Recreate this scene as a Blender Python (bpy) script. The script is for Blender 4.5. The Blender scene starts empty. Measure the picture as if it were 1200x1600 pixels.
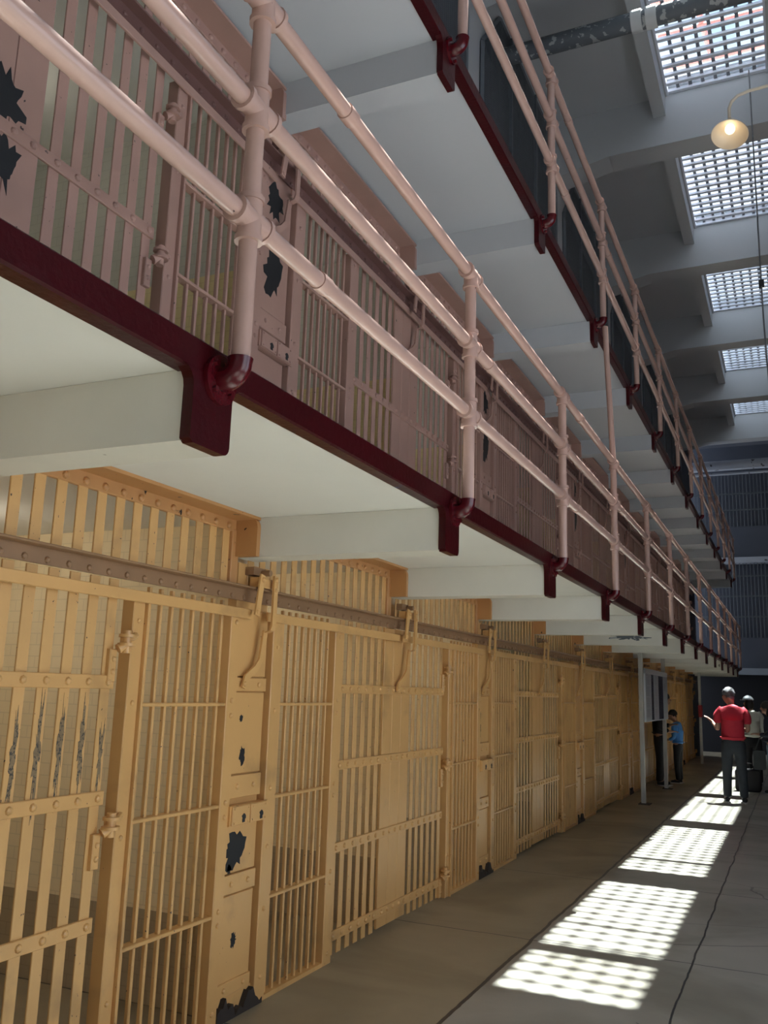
import bpy, bmesh, math, random
from mathutils import Vector, Matrix
random.seed(7)
SC = bpy.context.scene
COL = SC.collection
PI = math.pi
P = 1.85            # spacing of the gallery posts
PER = 3.70          # one repeat of the cell fronts (two cells)
D2 = 2.375          # rise from the ground-floor cells to the second tier
DU = 2.407          # rise from the lower gallery to the upper one
ORD = ['first', 'second', 'third', 'fourth', 'fifth', 'sixth', 'seventh', 'eighth', 'ninth', 'tenth', 'eleventh',
       'twelfth', 'thirteenth', 'fourteenth', 'fifteenth', 'sixteenth']

# ------------------------------------------------------------------ materials
def mat(name, col, rough=0.5, var=0.15, vscale=3.0, chips=0.0, chip_col=(0.01, 0.01, 0.012), cscale=22.0,
        bump=0.15, bscale=30.0, metal=0.0, stain=0.0, stain_col=(0.05, 0.03, 0.02), spec=0.5):
    m = bpy.data.materials.new(name); m.use_nodes = True
    nt = m.node_tree; N = nt.nodes; L = nt.links
    b = N['Principled BSDF']
    b.inputs['Roughness'].default_value = rough
    b.inputs['Metallic'].default_value = metal
    b.inputs['Specular IOR Level'].default_value = spec
    geo = N.new('ShaderNodeNewGeometry')
    n1 = N.new('ShaderNodeTexNoise'); n1.inputs['Scale'].default_value = vscale; n1.inputs['Detail'].default_value = 5
    L.new(geo.outputs['Position'], n1.inputs['Vector'])
    mx = N.new('ShaderNodeMix'); mx.data_type = 'RGBA'
    mx.inputs['A'].default_value = (*[c * (1 - var) for c in col], 1)
    mx.inputs['B'].default_value = (*[min(1, c * (1 + var)) for c in col], 1)
    L.new(n1.outputs['Fac'], mx.inputs['Factor'])
    out = mx.outputs['Result']
    def layer(scale, amt, c, out, soft=0.02, detail=6):
        n = N.new('ShaderNodeTexNoise'); n.inputs['Scale'].default_value = scale; n.inputs['Detail'].default_value = detail
        L.new(geo.outputs['Position'], n.inputs['Vector'])
        r = N.new('ShaderNodeMapRange'); r.inputs['From Min'].default_value = 1 - amt; r.inputs['From Max'].default_value = 1 - amt + soft
        L.new(n.outputs['Fac'], r.inputs['Value'])
        k = N.new('ShaderNodeMix'); k.data_type = 'RGBA'; k.inputs['B'].default_value = (*c, 1)
        L.new(r.outputs['Result'], k.inputs['Factor']); L.new(out, k.inputs['A'])
        return k.outputs['Result']
    if stain: out = layer(4.0, stain, stain_col, out, 0.25)
    if chips: out = layer(cscale, chips, chip_col, out)
    L.new(out, b.inputs['Base Color'])
    if bump:
        n2 = N.new('ShaderNodeTexNoise'); n2.inputs['Scale'].default_value = bscale; n2.inputs['Detail'].default_value = 4
        L.new(geo.outputs['Position'], n2.inputs['Vector'])
        bp = N.new('ShaderNodeBump'); bp.inputs['Strength'].default_value = bump; bp.inputs['Distance'].default_value = 0.004
        L.new(n2.outputs['Fac'], bp.inputs['Height']); L.new(bp.outputs['Normal'], b.inputs['Normal'])
    return m

M = {}
M['ochre'] = mat('ochre_paint', (0.61, 0.345, 0.128), 0.36, 0.12, 2.5, 0.27, (0.025, 0.018, 0.012), 34, stain=0.43, stain_col=(0.36, 0.21, 0.085))
M['ochre_worn'] = mat('worn_ochre_paint', (0.61, 0.35, 0.13), 0.4, 0.15, 3.5, 0.305, (0.03, 0.02, 0.014), 60, stain=0.43, stain_col=(0.34, 0.20, 0.085))
M['orange'] = mat('orange_paint', (0.48, 0.24, 0.09), 0.45, 0.12, 5, 0.31, (0.02, 0.012, 0.01), 18)
M['rail_brown'] = mat('brown_rail_paint', (0.27, 0.15, 0.075), 0.45, 0.2, 6)
M['mauve'] = mat('mauve_paint', (0.36, 0.215, 0.18), 0.45, 0.16, 3, 0.28, (0.03, 0.02, 0.02), 24)
M['mauve_worn'] = mat('worn_mauve_paint', (0.37, 0.22, 0.183), 0.5, 0.14, 3, 0.30, (0.02, 0.015, 0.016), 55)
M['mauve_dark'] = mat('dark_mauve_paint', (0.14, 0.07, 0.062), 0.5, 0.2, 5)
M['pink'] = mat('pink_rail_paint', (0.45, 0.285, 0.24), 0.27, 0.10, 8, 0.26, (0.05, 0.03, 0.03), 30)
M['maroon'] = mat('maroon_gloss_paint', (0.036, 0.0008, 0.0026), 0.34, 0.25, 10, 0.27, (0.02, 0.03, 0.12), 9, bump=0.35, bscale=45, spec=0.22)
M['maroon_bright'] = mat('bright_maroon_paint', (0.07, 0.0025, 0.006), 0.25, 0.2, 10)
M['white'] = mat('white_limewash', (0.74, 0.74, 0.70), 0.75, 0.06, 1.6, 0.0, bump=0.4, bscale=9)
M['cream'] = mat('cream_beam_paint', (0.64, 0.625, 0.56), 0.7, 0.08, 4, 0.27, (0.20, 0.19, 0.16), 7, bump=0.35, bscale=10)
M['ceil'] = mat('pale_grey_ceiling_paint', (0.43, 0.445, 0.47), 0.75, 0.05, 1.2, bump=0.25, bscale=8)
M['scuffed'] = mat('scuffed_brown_paint', (0.20, 0.135, 0.07), 0.6, 0.5, 60, 0.45, (0.05, 0.04, 0.03), 90)
M['dark_hole'] = mat('bare_black_iron', (0.008, 0.009, 0.012), 0.6, 0.3, 20)
M['iron'] = mat('dark_grime', (0.03, 0.022, 0.018), 0.7, 0.4, 20)
M['mesh3'] = mat('dark_screen_paint', (0.028, 0.033, 0.042), 0.5, 0.2, 12)
M['mesh3b'] = mat('slate_frame_paint', (0.11, 0.125, 0.145), 0.5, 0.2, 12)
M['endwall'] = mat('slate_blue_wall_paint', (0.09, 0.10, 0.13), 0.7, 0.2, 1)
M['endband'] = mat('pale_slate_band_paint', (0.34, 0.38, 0.44), 0.7, 0.1, 2)
M['endpipe'] = mat('flaking_pale_pipe_paint', (0.50, 0.53, 0.60), 0.6, 0.1, 4, 0.36, (0.10, 0.09, 0.11), 8)
M['black'] = mat('black_end_wall', (0.012, 0.012, 0.016), 0.8, 0.2, 2)
M['duct'] = mat('flaking_grey_duct_paint', (0.10, 0.115, 0.135), 0.5, 0.25, 3, 0.44, (0.34, 0.36, 0.37), 12)
M['duct_joint'] = mat('pale_duct_coupling', (0.58, 0.60, 0.62), 0.5, 0.1, 5)
M['skybar'] = mat('skylight_bar_paint', (0.66, 0.69, 0.78), 0.5, 0.1, 6)
M['skycol'] = mat('skylight_rib_iron', (0.16, 0.17, 0.20), 0.5, 0.1, 6)
M['redpipe'] = mat('red_scaffold_paint', (0.75, 0.22, 0.18), 0.5, 0.1, 6)
M['wirerope'] = mat('wire_cable', (0.16, 0.16, 0.17), 0.4, 0.2, 40)
M['post'] = mat('grey_white_post_paint', (0.42, 0.42, 0.40), 0.5, 0.08, 6)
M['shade'] = mat('enamel_shade', (0.62, 0.52, 0.40), 0.35, 0.03, 6)
M['red'] = mat('red_plate', (0.28, 0.01, 0.015), 0.5, 0.1, 9)
M['white_strip'] = mat('flaking_white_strip', (0.66, 0.66, 0.62), 0.7, 0.2, 15)
M['sign_panel'] = mat('pale_sign_panel', (0.52, 0.54, 0.58), 0.22, 0.04, 3, bump=0)
M['sign_head'] = mat('grey_sign_header', (0.36, 0.37, 0.39), 0.3, 0.05, 3, bump=0)
M['sign_dark'] = mat('dark_sign_picture', (0.05, 0.05, 0.085), 0.22, 0.6, 5, bump=0)
M['sign_ink'] = mat('grey_print', (0.06, 0.06, 0.08), 0.4, 0.1, 5, bump=0)
M['skin'] = mat('skin', (0.40, 0.22, 0.155), 0.5, 0.05, 20, bump=0.05)
M['skin_dark'] = mat('tanned_skin', (0.30, 0.16, 0.105), 0.5, 0.05, 20, bump=0.05)
M['hair_grey'] = mat('grey_hair', (0.12, 0.12, 0.13), 0.55, 0.5, 60, bump=0.8, bscale=90)
M['hair_dark'] = mat('dark_hair', (0.015, 0.012, 0.012), 0.5, 0.4, 60, bump=0.8, bscale=90)
M['shirt_red'] = mat('red_cotton', (0.52, 0.022, 0.045), 0.8, 0.12, 14, bump=0.6, bscale=14)
M['jeans_dark'] = mat('charcoal_denim', (0.035, 0.042, 0.052), 0.8, 0.2, 14, bump=0.6, bscale=14)
M['jeans_blue'] = mat('washed_blue_denim', (0.16, 0.24, 0.32), 0.8, 0.2, 14, bump=0.6, bscale=14)
M['cloth_black'] = mat('black_cloth', (0.010, 0.010, 0.013), 0.85, 0.2, 14, bump=0.6, bscale=14)
M['cloth_navy'] = mat('navy_cloth', (0.022, 0.03, 0.05), 0.8, 0.2, 14, bump=0.6, bscale=14)
M['cloth_cream'] = mat('cream_cloth', (0.52, 0.54, 0.48), 0.8, 0.1, 14, bump=0.6, bscale=14)
M['cloth_blue'] = mat('bright_blue_cloth', (0.06, 0.22, 0.55), 0.7, 0.1, 14, bump=0.6, bscale=14)
M['cap'] = mat('faded_grey_cap_cloth', (0.22, 0.24, 0.27), 0.8, 0.3, 25, bump=0.4)
M['shoe'] = mat('black_shoe_upper', (0.015, 0.017, 0.022), 0.6, 0.2, 20)
M['sole'] = mat('pale_shoe_sole', (0.45, 0.45, 0.45), 0.7, 0.1, 20)
M['tote'] = mat('grey_tote_cloth', (0.05, 0.06, 0.06), 0.8, 0.2, 14)
M['pale_cloth'] = mat('pale_blue_white_cloth', (0.6, 0.66, 0.72), 0.8, 0.1, 14)

def brick_mat(name, col, lower=None, zsplit=0):
    m = mat(name, col, 0.7, 0.10, 2.0, bump=0)
    nt = m.node_tree; N = nt.nodes; L = nt.links; b = N['Principled BSDF']
    geo = [n for n in N if n.bl_idname == 'ShaderNodeNewGeometry'][0]
    sep = N.new('ShaderNodeSeparateXYZ'); L.new(geo.outputs['Position'], sep.inputs[0])
    add = N.new('ShaderNodeMath'); add.operation = 'ADD'
    L.new(sep.outputs['X'], add.inputs[0]); L.new(sep.outputs['Y'], add.inputs[1])
    cb = N.new('ShaderNodeCombineXYZ'); L.new(add.outputs[0], cb.inputs['X']); L.new(sep.outputs['Z'], cb.inputs['Y'])
    br = N.new('ShaderNodeTexBrick'); br.inputs['Scale'].default_value = 4.0
    br.inputs['Color1'].default_value = (1, 1, 1, 1); br.inputs['Color2'].default_value = (1, 1, 1, 1); br.inputs['Mortar'].default_value = (0.6, 0.6, 0.6, 1)
    br.inputs['Mortar Size'].default_value = 0.012
    L.new(cb.outputs[0], br.inputs['Vector'])
    src = b.inputs['Base Color'].links[0].from_socket
    if lower:
        lt = N.new('ShaderNodeMath'); lt.operation = 'LESS_THAN'; lt.inputs[1].default_value = zsplit
        L.new(sep.outputs['Z'], lt.inputs[0])
        k = N.new('ShaderNodeMix'); k.data_type = 'RGBA'; k.inputs['B'].default_value = (*lower, 1)
        L.new(lt.outputs[0], k.inputs['Factor']); L.new(src, k.inputs['A']); src = k.outputs['Result']
    mu = N.new('ShaderNodeMix'); mu.data_type = 'RGBA'; mu.blend_type = 'MULTIPLY'; mu.inputs['Factor'].default_value = 0.28
    L.new(src, mu.inputs['A']); L.new(br.outputs['Color'], mu.inputs['B'])
    L.new(mu.outputs['Result'], b.inputs['Base Color'])
    return m
M['cell1'] = brick_mat('beige_cell_wall_paint', (0.86, 0.73, 0.50), (0.42, 0.34, 0.23), 0.42)  # dark foot of the cell wall is shadow put into the colour
M['cell2'] = brick_mat('two_tone_cell_wall_paint', (0.55, 0.55, 0.50), (0.75, 0.64, 0.36), D2 + 1.35)

def floor_mat():
    m = mat('worn_polished_concrete', (0.34, 0.325, 0.285), 0.36, 0.28, 1.7, bump=0.12, bscale=18)
    nt = m.node_tree; N = nt.nodes; L = nt.links; b = N['Principled BSDF']
    geo = [n for n in N if n.bl_idname == 'ShaderNodeNewGeometry'][0]
    sep = N.new('ShaderNodeSeparateXYZ'); L.new(geo.outputs['Position'], sep.inputs[0])
    src = b.inputs['Base Color'].links[0].from_socket
    def M2(op, a, bv):
        n = N.new('ShaderNodeMath'); n.operation = op
        for i, v in enumerate((a, bv)):
            if isinstance(v, (int, float)): n.inputs[i].default_value = v
            else: L.new(v, n.inputs[i])
        return n.outputs[0]
    wob = N.new('ShaderNodeTexNoise'); wob.inputs['Scale'].default_value = 2.5; wob.inputs['Detail'].default_value = 4
    L.new(geo.outputs['Position'], wob.inputs['Vector'])
    w = M2('MULTIPLY', M2('SUBTRACT', wob.outputs['Fac'], 0.5), 0.05)
    X = M2('ADD', sep.outputs['X'], w); Y = M2('ADD', sep.outputs['Y'], w)
    def line(v, at, half):
        return M2('LESS_THAN', M2('ABSOLUTE', M2('SUBTRACT', v, at), 0), half)
    fac = line(X, 0.895, 0.011)
    fac = M2('MAXIMUM', fac, line(X, 1.845, 0.006))
    fac = M2('MAXIMUM', fac, line(X, 3.2, 0.006))
    # cross joints every 2.1 m
    yy = M2('SUBTRACT', M2('MODULO', M2('ADD', Y, 20.0 - 2.945 + 1.05), 2.1), 1.05)
    fac = M2('MAXIMUM', fac, M2('LESS_THAN', M2('ABSOLUTE', yy, 0), 0.006))
    # browner floor strip beside the cells
    strip = M2('LESS_THAN', X, 0.895)
    k0 = N.new('ShaderNodeMix'); k0.data_type = 'RGBA'; k0.blend_type = 'MULTIPLY'; k0.inputs['B'].default_value = (0.92, 0.82, 0.66, 1)
    L.new(strip, k0.inputs['Factor']); L.new(src, k0.inputs['A'])
    side = M2('MULTIPLY', M2('GREATER_THAN', X, 2.75), M2('LESS_THAN', Y, 3.4))  # paler floor out of view, added to bounce more light upward
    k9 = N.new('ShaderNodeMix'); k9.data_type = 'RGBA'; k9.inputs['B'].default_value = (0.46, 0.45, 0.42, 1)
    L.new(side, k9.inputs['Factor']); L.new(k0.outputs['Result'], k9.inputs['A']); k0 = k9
    # grimy streaks
    st = N.new('ShaderNodeTexNoise'); st.inputs['Scale'].default_value = 0.9; st.inputs['Detail'].default_value = 8; st.inputs['Distortion'].default_value = 1.0
    L.new(geo.outputs['Position'], st.inputs['Vector'])
    rg = N.new('ShaderNodeMapRange'); rg.inputs['From Min'].default_value = 0.45; rg.inputs['From Max'].default_value = 0.7
    L.new(st.outputs['Fac'], rg.inputs['Value'])
    k1 = N.new('ShaderNodeMix'); k1.data_type = 'RGBA'; k1.blend_type = 'MULTIPLY'; k1.inputs['B'].default_value = (0.62, 0.60, 0.56, 1)
    L.new(rg.outputs['Result'], k1.inputs['Factor']); L.new(k0.outputs['Result'], k1.inputs['A'])
    # hairline cracks
    vo = N.new('ShaderNodeTexVoronoi'); vo.feature = 'DISTANCE_TO_EDGE'; vo.inputs['Scale'].default_value = 0.55
    sc = N.new('ShaderNodeVectorMath'); sc.operation = 'ADD'; L.new(geo.outputs['Position'], sc.inputs[0])
    cw = N.new('ShaderNodeCombineXYZ'); L.new(M2('MULTIPLY', w, 6), cw.inputs['X']); L.new(w, cw.inputs['Y']); L.new(cw.outputs[0], sc.inputs[1])
    L.new(sc.outputs[0], vo.inputs['Vector'])
    crack = M2('MULTIPLY', M2('LESS_THAN', vo.outputs['Distance'], 0.0022), 0.6)
    crack = M2('MULTIPLY', crack, M2('GREATER_THAN', X, 1.7))
    fac = M2('MAXIMUM', fac, crack)
    k2 = N.new('ShaderNodeMix'); k2.data_type = 'RGBA'; k2.inputs['B'].default_value = (0.035, 0.035, 0.04, 1)
    L.new(fac, k2.inputs['Factor']); L.new(k1.outputs['Result'], k2.inputs['A'])
    L.new(k2.outputs['Result'], b.inputs['Base Color'])
    rr = N.new('ShaderNodeMapRange'); rr.inputs['To Min'].default_value = 0.28; rr.inputs['To Max'].default_value = 0.52
    L.new(st.outputs['Fac'], rr.inputs['Value']); L.new(rr.outputs['Result'], b.inputs['Roughness'])
    return m
M['floor'] = floor_mat()

def glass_mat():
    m = bpy.data.materials.new('cast_skylight_glass'); m.use_nodes = True
    nt = m.node_tree; N = nt.nodes; L = nt.links; N.clear()
    o = N.new('ShaderNodeOutputMaterial'); t = N.new('ShaderNodeBsdfTransparent'); t.inputs[0].default_value = (0.66, 0.70, 0.72, 1)
    g = N.new('ShaderNodeBsdfGlossy'); g.inputs['Roughness'].default_value = 0.15
    x = N.new('ShaderNodeMixShader'); x.inputs[0].default_value = 0.06
    L.new(t.outputs[0], x.inputs[1]); L.new(g.outputs[0], x.inputs[2]); L.new(x.outputs[0], o.inputs[0])
    return m
M['glass'] = glass_mat()
def emit_mat(name, col, s):
    m = bpy.data.materials.new(name); m.use_nodes = True
    nt = m.node_tree; N = nt.nodes; N.clear()
    o = N.new('ShaderNodeOutputMaterial'); e = N.new('ShaderNodeEmission')
    e.inputs[0].default_value = (*col, 1); e.inputs[1].default_value = s
    nt.links.new(e.outputs[0], o.inputs[0]); return m
M['cell_fill_bulb'] = emit_mat('cell_fill_bulb_glow', (1.0, 0.88, 0.7), 2.0)  # glow for the bulbs added inside the near cells
M['bulb'] = emit_mat('lit_bulb', (1.0, 0.80, 0.50), 3.0)

# ------------------------------------------------------------------ mesh helpers
class MB:
    def __init__(s): s.v = []; s.f = []
    def box(s, x0, x1, y0, y1, z0, z1):
        i = len(s.v)
        s.v += [(x, y, z) for z in (z0, z1) for y in (y0, y1) for x in (x0, x1)]
        s.f += [[i + a for a in q] for q in ((0, 2, 3, 1), (4, 5, 7, 6), (0, 1, 5, 4), (2, 6, 7, 3), (0, 4, 6, 2), (1, 3, 7, 5))]
        return s
    def rbox(s, x0, x1, y0, y1, z0, z1, r=0.004):
        """box with its four X-facing edges chamfered on the +x side"""
        i = len(s.v)
        s.v += [(x0, y0, z0), (x0, y1, z0), (x0, y1, z1), (x0, y0, z1),
                (x1 - r, y0, z0), (x1 - r, y1, z0), (x1 - r, y1, z1), (x1 - r, y0, z1),
                (x1, y0 + r, z0 + r), (x1, y1 - r, z0 + r), (x1, y1 - r, z1 - r), (x1, y0 + r, z1 - r)]
        q = [(0, 3, 2, 1)]
        for a in (0, 4):
            for k in range(4):
                n = (k + 1) % 4
                q.append((a + k, a + n, a + 4 + n, a + 4 + k))
        q.append((8, 9, 10, 11))
        s.f += [[i + a for a in t] for t in q]; return s
    def prism(s, poly, axis, a, b):
        """poly: 2-D outline in the two other axes (cyclic order), extruded along axis from a to b"""
        n = len(poly); i = len(s.v)
        for t in (a, b):
            for (p, q) in poly:
                s.v.append({'x': (t, p, q), 'y': (q, t, p), 'z': (p, q, t)}[axis])
        s.f.append([i + k for k in reversed(range(n))]); s.f.append([i + n + k for k in range(n)])
        for k in range(n):
            m = (k + 1) % n
            s.f.append([i + k, i + m, i + n + m, i + n + k])
        return s
    def tube(s, path, r, seg=14, cap=True):
        path = [Vector(p) for p in path]; rs = r if isinstance(r, (list, tuple)) else [r] * len(path)
        n = len(path); rings = []
        d0 = (path[1] - path[0]).normalized()
        up = Vector((0, 0, 1)) if abs(d0.z) < 0.9 else Vector((1, 0, 0))
        a = d0.cross(up).normalized()
        for k, p in enumerate(path):
            d = (path[min(k + 1, n - 1)] - path[max(k - 1, 0)]).normalized()
            a = (a - d * a.dot(d)).normalized(); b = d.cross(a)
            i = len(s.v)
            for j in range(seg):
                t = 2 * PI * j / seg
                s.v.append(tuple(p + (a * math.cos(t) + b * math.sin(t)) * rs[k]))
            rings.append(i)
        for k in range(n - 1):
            for j in range(seg):
                m = (j + 1) % seg
                s.f.append([rings[k] + j, rings[k] + m, rings[k + 1] + m, rings[k + 1] + j])
        if cap:
            s.f.append([rings[0] + j for j in reversed(range(seg))]); s.f.append([rings[-1] + j for j in range(seg)])
        return s
    def strip(s, path, w, t, axis='x'):
        """flat bar: path in (y, z) at given x values -> list of (x, y, z); width w in the y-z plane, thickness t along x"""
        pts = [Vector(p) for p in path]; n = len(pts); R = []
        for k, p in enumerate(pts):
            d = pts[min(k + 1, n - 1)] - pts[max(k - 1, 0)]
            d2 = Vector((0, d.y, d.z))
            if d2.length < 1e-6: d2 = Vector((0, 0, -1))
            d2.normalize(); sd = Vector((0, -d2.z, d2.y))
            i = len(s.v)
            for e, h in ((-1, -1), (1, -1), (1, 1), (-1, 1)):
                s.v.append(tuple(p + sd * (w / 2 * e) + Vector((t / 2 * h, 0, 0))))
            R.append(i)
        for k in range(n - 1):
            for j in range(4):
                m = (j + 1) % 4
                s.f.append([R[k] + j, R[k] + m, R[k + 1] + m, R[k + 1] + j])
        s.f.append([R[0] + j for j in (3, 2, 1, 0)]); s.f.append([R[-1] + j for j in range(4)])
        return s
    def dome(s, c, r, d=(1, 0, 0), seg=8, flat=0.6):
        c = Vector(c); d = Vector(d).normalized()
        a = d.orthogonal().normalized(); b = d.cross(a); i = len(s.v)
        for (rr, h) in ((1.0, 0.0), (0.8, 0.6), (0.42, 0.92)):
            for j in range(seg):
                t = 2 * PI * j / seg
                s.v.append(tuple(c + (a * math.cos(t) + b * math.sin(t)) * r * rr + d * r * flat * h))
        s.v.append(tuple(c + d * r * flat))
        for k in range(2):
            for j in range(seg):
                m = (j + 1) % seg
                s.f.append([i + k * seg + j, i + k * seg + m, i + (k + 1) * seg + m, i + (k + 1) * seg + j])
        for j in range(seg): s.f.append([i + 2 * seg + j, i + 2 * seg + (j + 1) % seg, i + 3 * seg])
        return s
    def ball(s, c, rx, ry, rz, seg=16, rings=10, zmin=-1.0, jit=0.0):
        c = Vector(c); i = len(s.v); R = []
        t0 = math.acos(max(-1, min(1, zmin)))
        for k in range(rings + 1):
            th = t0 * k / rings
            if k == 0:
                s.v.append(tuple(c + Vector((0, 0, rz)))); R.append([i]); continue
            row = []
            for j in range(seg):
                ph = 2 * PI * j / seg; q = 1 + random.uniform(-jit, jit)
                row.append(len(s.v)); s.v.append(tuple(c + Vector((rx * q * math.sin(th) * math.cos(ph), ry * q * math.sin(th) * math.sin(ph), rz * q * math.cos(th)))))
            R.append(row)
        for j in range(seg): s.f.append([R[0][0], R[1][j], R[1][(j + 1) % seg]])
        for k in range(1, rings):
            for j in range(seg):
                m = (j + 1) % seg
                s.f.append([R[k][j], R[k + 1][j], R[k + 1][m], R[k][m]])
        s.f.append(list(reversed(R[rings]))); return s
    def lathe(s, prof, c=(0, 0, 0), seg=28):
        i = len(s.v); n = len(prof)
        for (r, z) in prof:
            for j in range(seg):
                t = 2 * PI * j / seg
                s.v.append((c[0] + r * math.cos(t), c[1] + r * math.sin(t), c[2] + z))
        for k in range(n - 1):
            for j in range(seg):
                m = (j + 1) % seg
                s.f.append([i + k * seg + j, i + k * seg + m, i + (k + 1) * seg + m, i + (k + 1) * seg + j])
        return s
    def build(s, name, material, parent=None, smooth=False):
        me = bpy.data.meshes.new(name); me.from_pydata(s.v, [], s.f)
        me.materials.append(M[material] if isinstance(material, str) else material)
        bm = bmesh.new(); bm.from_mesh(me); bmesh.ops.recalc_face_normals(bm, faces=bm.faces); bm.to_mesh(me); bm.free()
        if smooth:
            me.shade_smooth()
            me.set_sharp_from_angle(angle=math.radians(42))
        o = bpy.data.objects.new(name, me); COL.objects.link(o)
        if parent is not None: o.parent = parent
        return o

def tag(o, label, cat, group=None):
    o['label'] = label; o['category'] = cat
    if group: o['group'] = group
    return o
def thing(name, label, cat, loc=(0, 0, 0), group=None, rz=0.0):
    o = bpy.data.objects.new(name, None); COL.objects.link(o); o.location = loc; o.rotation_euler = (0, 0, rz)
    o.empty_display_size = 0.1
    return tag(o, label, cat, group)
def struct(o): o['kind'] = 'structure'; return o
def dup(root, loc, label):
    r = root.copy(); COL.objects.link(r); r.location = loc; r['label'] = label
    for ch in list(root.children):
        c = ch.copy(); COL.objects.link(c); c.parent = r
        for g in list(ch.children):
            d = g.copy(); COL.objects.link(d); d.parent = c
    return r
def blob(cy, cz, ry, rz, n=22, seed=0, rough=0.35):
    rnd = random.Random(seed); pts = []
    for k in range(n):
        t = 2 * PI * k / n; q = 1 + rnd.uniform(-rough, rough)
        pts.append((cy + ry * q * math.cos(t), cz + rz * q * math.sin(t)))
    return pts

# ------------------------------------------------------------------ the setting
Y0, Y1 = -5.0, 27.5
struct(MB().box(-2.7, 6.4, Y0, Y1, -0.2, 0.0).build('floor', 'floor'))
FB = 24.2           # far end of the cell block
# galleries (walkway slabs) with their cross beams
def gallery(zoff, xo, beam_from, ms, mb):
    s = struct(MB().box(-0.02, xo - 0.02, Y0, FB, 2.312 + zoff, 2.394 + zoff).build('walkway_slab', ms))
    for k in range(beam_from, 14):
        y = k * P
        b = MB().box(0.0, xo - 0.026, y - 0.10, y + 0.065, 2.118 + zoff, 2.311 + zoff).build('beam', mb); struct(b)
        if k == 5 and zoff == 0: struct(MB().prism([(z, x) for x, z in blob(0.68, 2.215, 0.20, 0.035, 40, 4, 0.5)], 'y', y - 0.1015, y - 0.0995).build('peeled_patch', 'duct', b))
    return s
gallery(0.0, 1.10, -1, 'white', 'cream'); gallery(DU, 1.04, -1, 'ceil', 'ceil')  # upper gallery gets the darker grey, so its dimmer light sits in the colour
def fascia(zoff, xo, name):
    f = struct(MB().rbox(xo - 0.055, xo, Y0, FB, 2.307 + zoff, 2.397 + zoff, 0.006).build(name, 'maroon'))
    r = 0.045
    for k in range(-1, 14):
        y = k * P; z0, z1 = 2.112 + zoff, 2.31 + zoff
        pr = [(y - 0.105 - r, z1)]
        for a in range(1, 5):
            t = a / 4 * PI / 2; pr.append((y - 0.105 - r + r * math.sin(t), z1 - r + r * math.cos(t)))
        pr += [(y - 0.105, z0 + 0.01), (y - 0.09, z0)]
        for a in range(0, 5):
            t = a / 4 * PI / 2; pr.append((y + 0.045 + 0.025 * math.sin(t), z0 + 0.025 - 0.025 * math.cos(t)))
        for a in range(0, 5):
            t = a / 4 * PI / 2; pr.append((y + 0.07 + r - r * math.cos(t), z1 - r + r * math.sin(t)))
        pl = MB().prism(pr, 'x', xo - 0.030, xo + 0.003)
        b = pl.build('bracket', 'maroon', f)
    return f
fascia(0.0, 1.10, 'trim_1'); fascia(DU, 1.04, 'trim_2')

# cell interiors: back walls, partitions, floors of the cells
for t, (z0, z1, m) in enumerate(((0.0, 2.312, 'cell1'), (D2 + 0.02, 2.312 + DU, 'cell2'))):
    struct(MB().box(-2.6, -2.45, Y0, FB, z0, z1).build('wall_cell_back', m))
    for j in range(-3, 14):
        yc = 1.925 + j * P
        if yc > FB - 0.2: break
        if t == 0 or yc > -4:
            struct(MB().box(-2.45, -0.05, yc - 0.075, yc + 0.075, z0, z1).build('partition', m))
struct(MB().box(-2.6, -0.02, Y0, FB, 2.312, D2 + 0.019).build('cell_floor_slab', 'white'))
struct(MB().box(-2.6, -0.02, Y0, FB, 2.312 + DU, 2.394 + DU).build('cell_roof_slab', 'white'))
struct(MB().box(-2.6, 0.03, FB, FB + 0.25, 0.0, 9.36).build('wall_block_end', 'endwall'))
# unseen ceiling bulbs added to brighten the near cells
for t, (zb, n, wt) in enumerate(((2.312, 4, 3.6), (2.312 + DU, 4, 1.6))):
    bm_ = None
    for j in range(n):
        yc = -0.85 + 1.85 * j
        if bm_ is None: b = bm_ = MB().ball((0, 0, -0.10), 0.035, 0.035, 0.045, 14, 8).tube([(0, 0, -0.06), (0, 0, 0)], 0.02, 10).build('cell_fill_bulb', 'cell_fill_bulb', None, True)
        else: b = bm_.copy(); COL.objects.link(b)
        b.location = (-1.25, yc, zb); struct(b)
        pl = bpy.data.lights.new('cell_fill_light', 'POINT'); pl.energy = wt; pl.color = (1.0, 0.90, 0.74); pl.shadow_soft_size = 0.06
        po = bpy.data.objects.new('cell_fill_light', pl); COL.objects.link(po); po.location = (-1.25, yc, zb - 0.20)
# third-tier wall
struct(MB().box(-0.45, -0.2, Y0, FB, 2.394 + DU, 9.36).build('wall_upper_tier', 'ceil'))
# ceiling, beams, skylights
ZC = 9.36; SX0, SX1 = 1.33, 2.57; TX0, TX1 = 3.5, 5.7  # second skylight row is out of view, added for more sun bounced upward
sky_far = [1.74 + 3.7 * k for k in range(7)]
struct(MB().box(-2.6, SX0, Y0, Y1, ZC, ZC + 0.25).build('ceiling', 'ceil'))
struct(MB().box(SX1, TX0, Y0, Y1, ZC, ZC + 0.25).build('ceiling_side', 'ceil'))
struct(MB().box(TX1, 6.4, Y0, Y1, ZC, ZC + 0.25).build('ceiling_side', 'ceil'))
prev = Y0; NT = 2
for k, yf in enumerate(sky_far):
    ys = yf - 3.32
    for a, b_ in ((SX0, SX1), (TX0, TX1))[:2 if k < NT else 1]: struct(MB().box(a, b_, prev, ys, ZC, ZC + 0.25).build('ceiling_strip', 'ceil'))
    prev = yf
struct(MB().box(SX0, SX1, prev, Y1, ZC, ZC + 0.25).build('ceiling_strip', 'ceil'))
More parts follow.
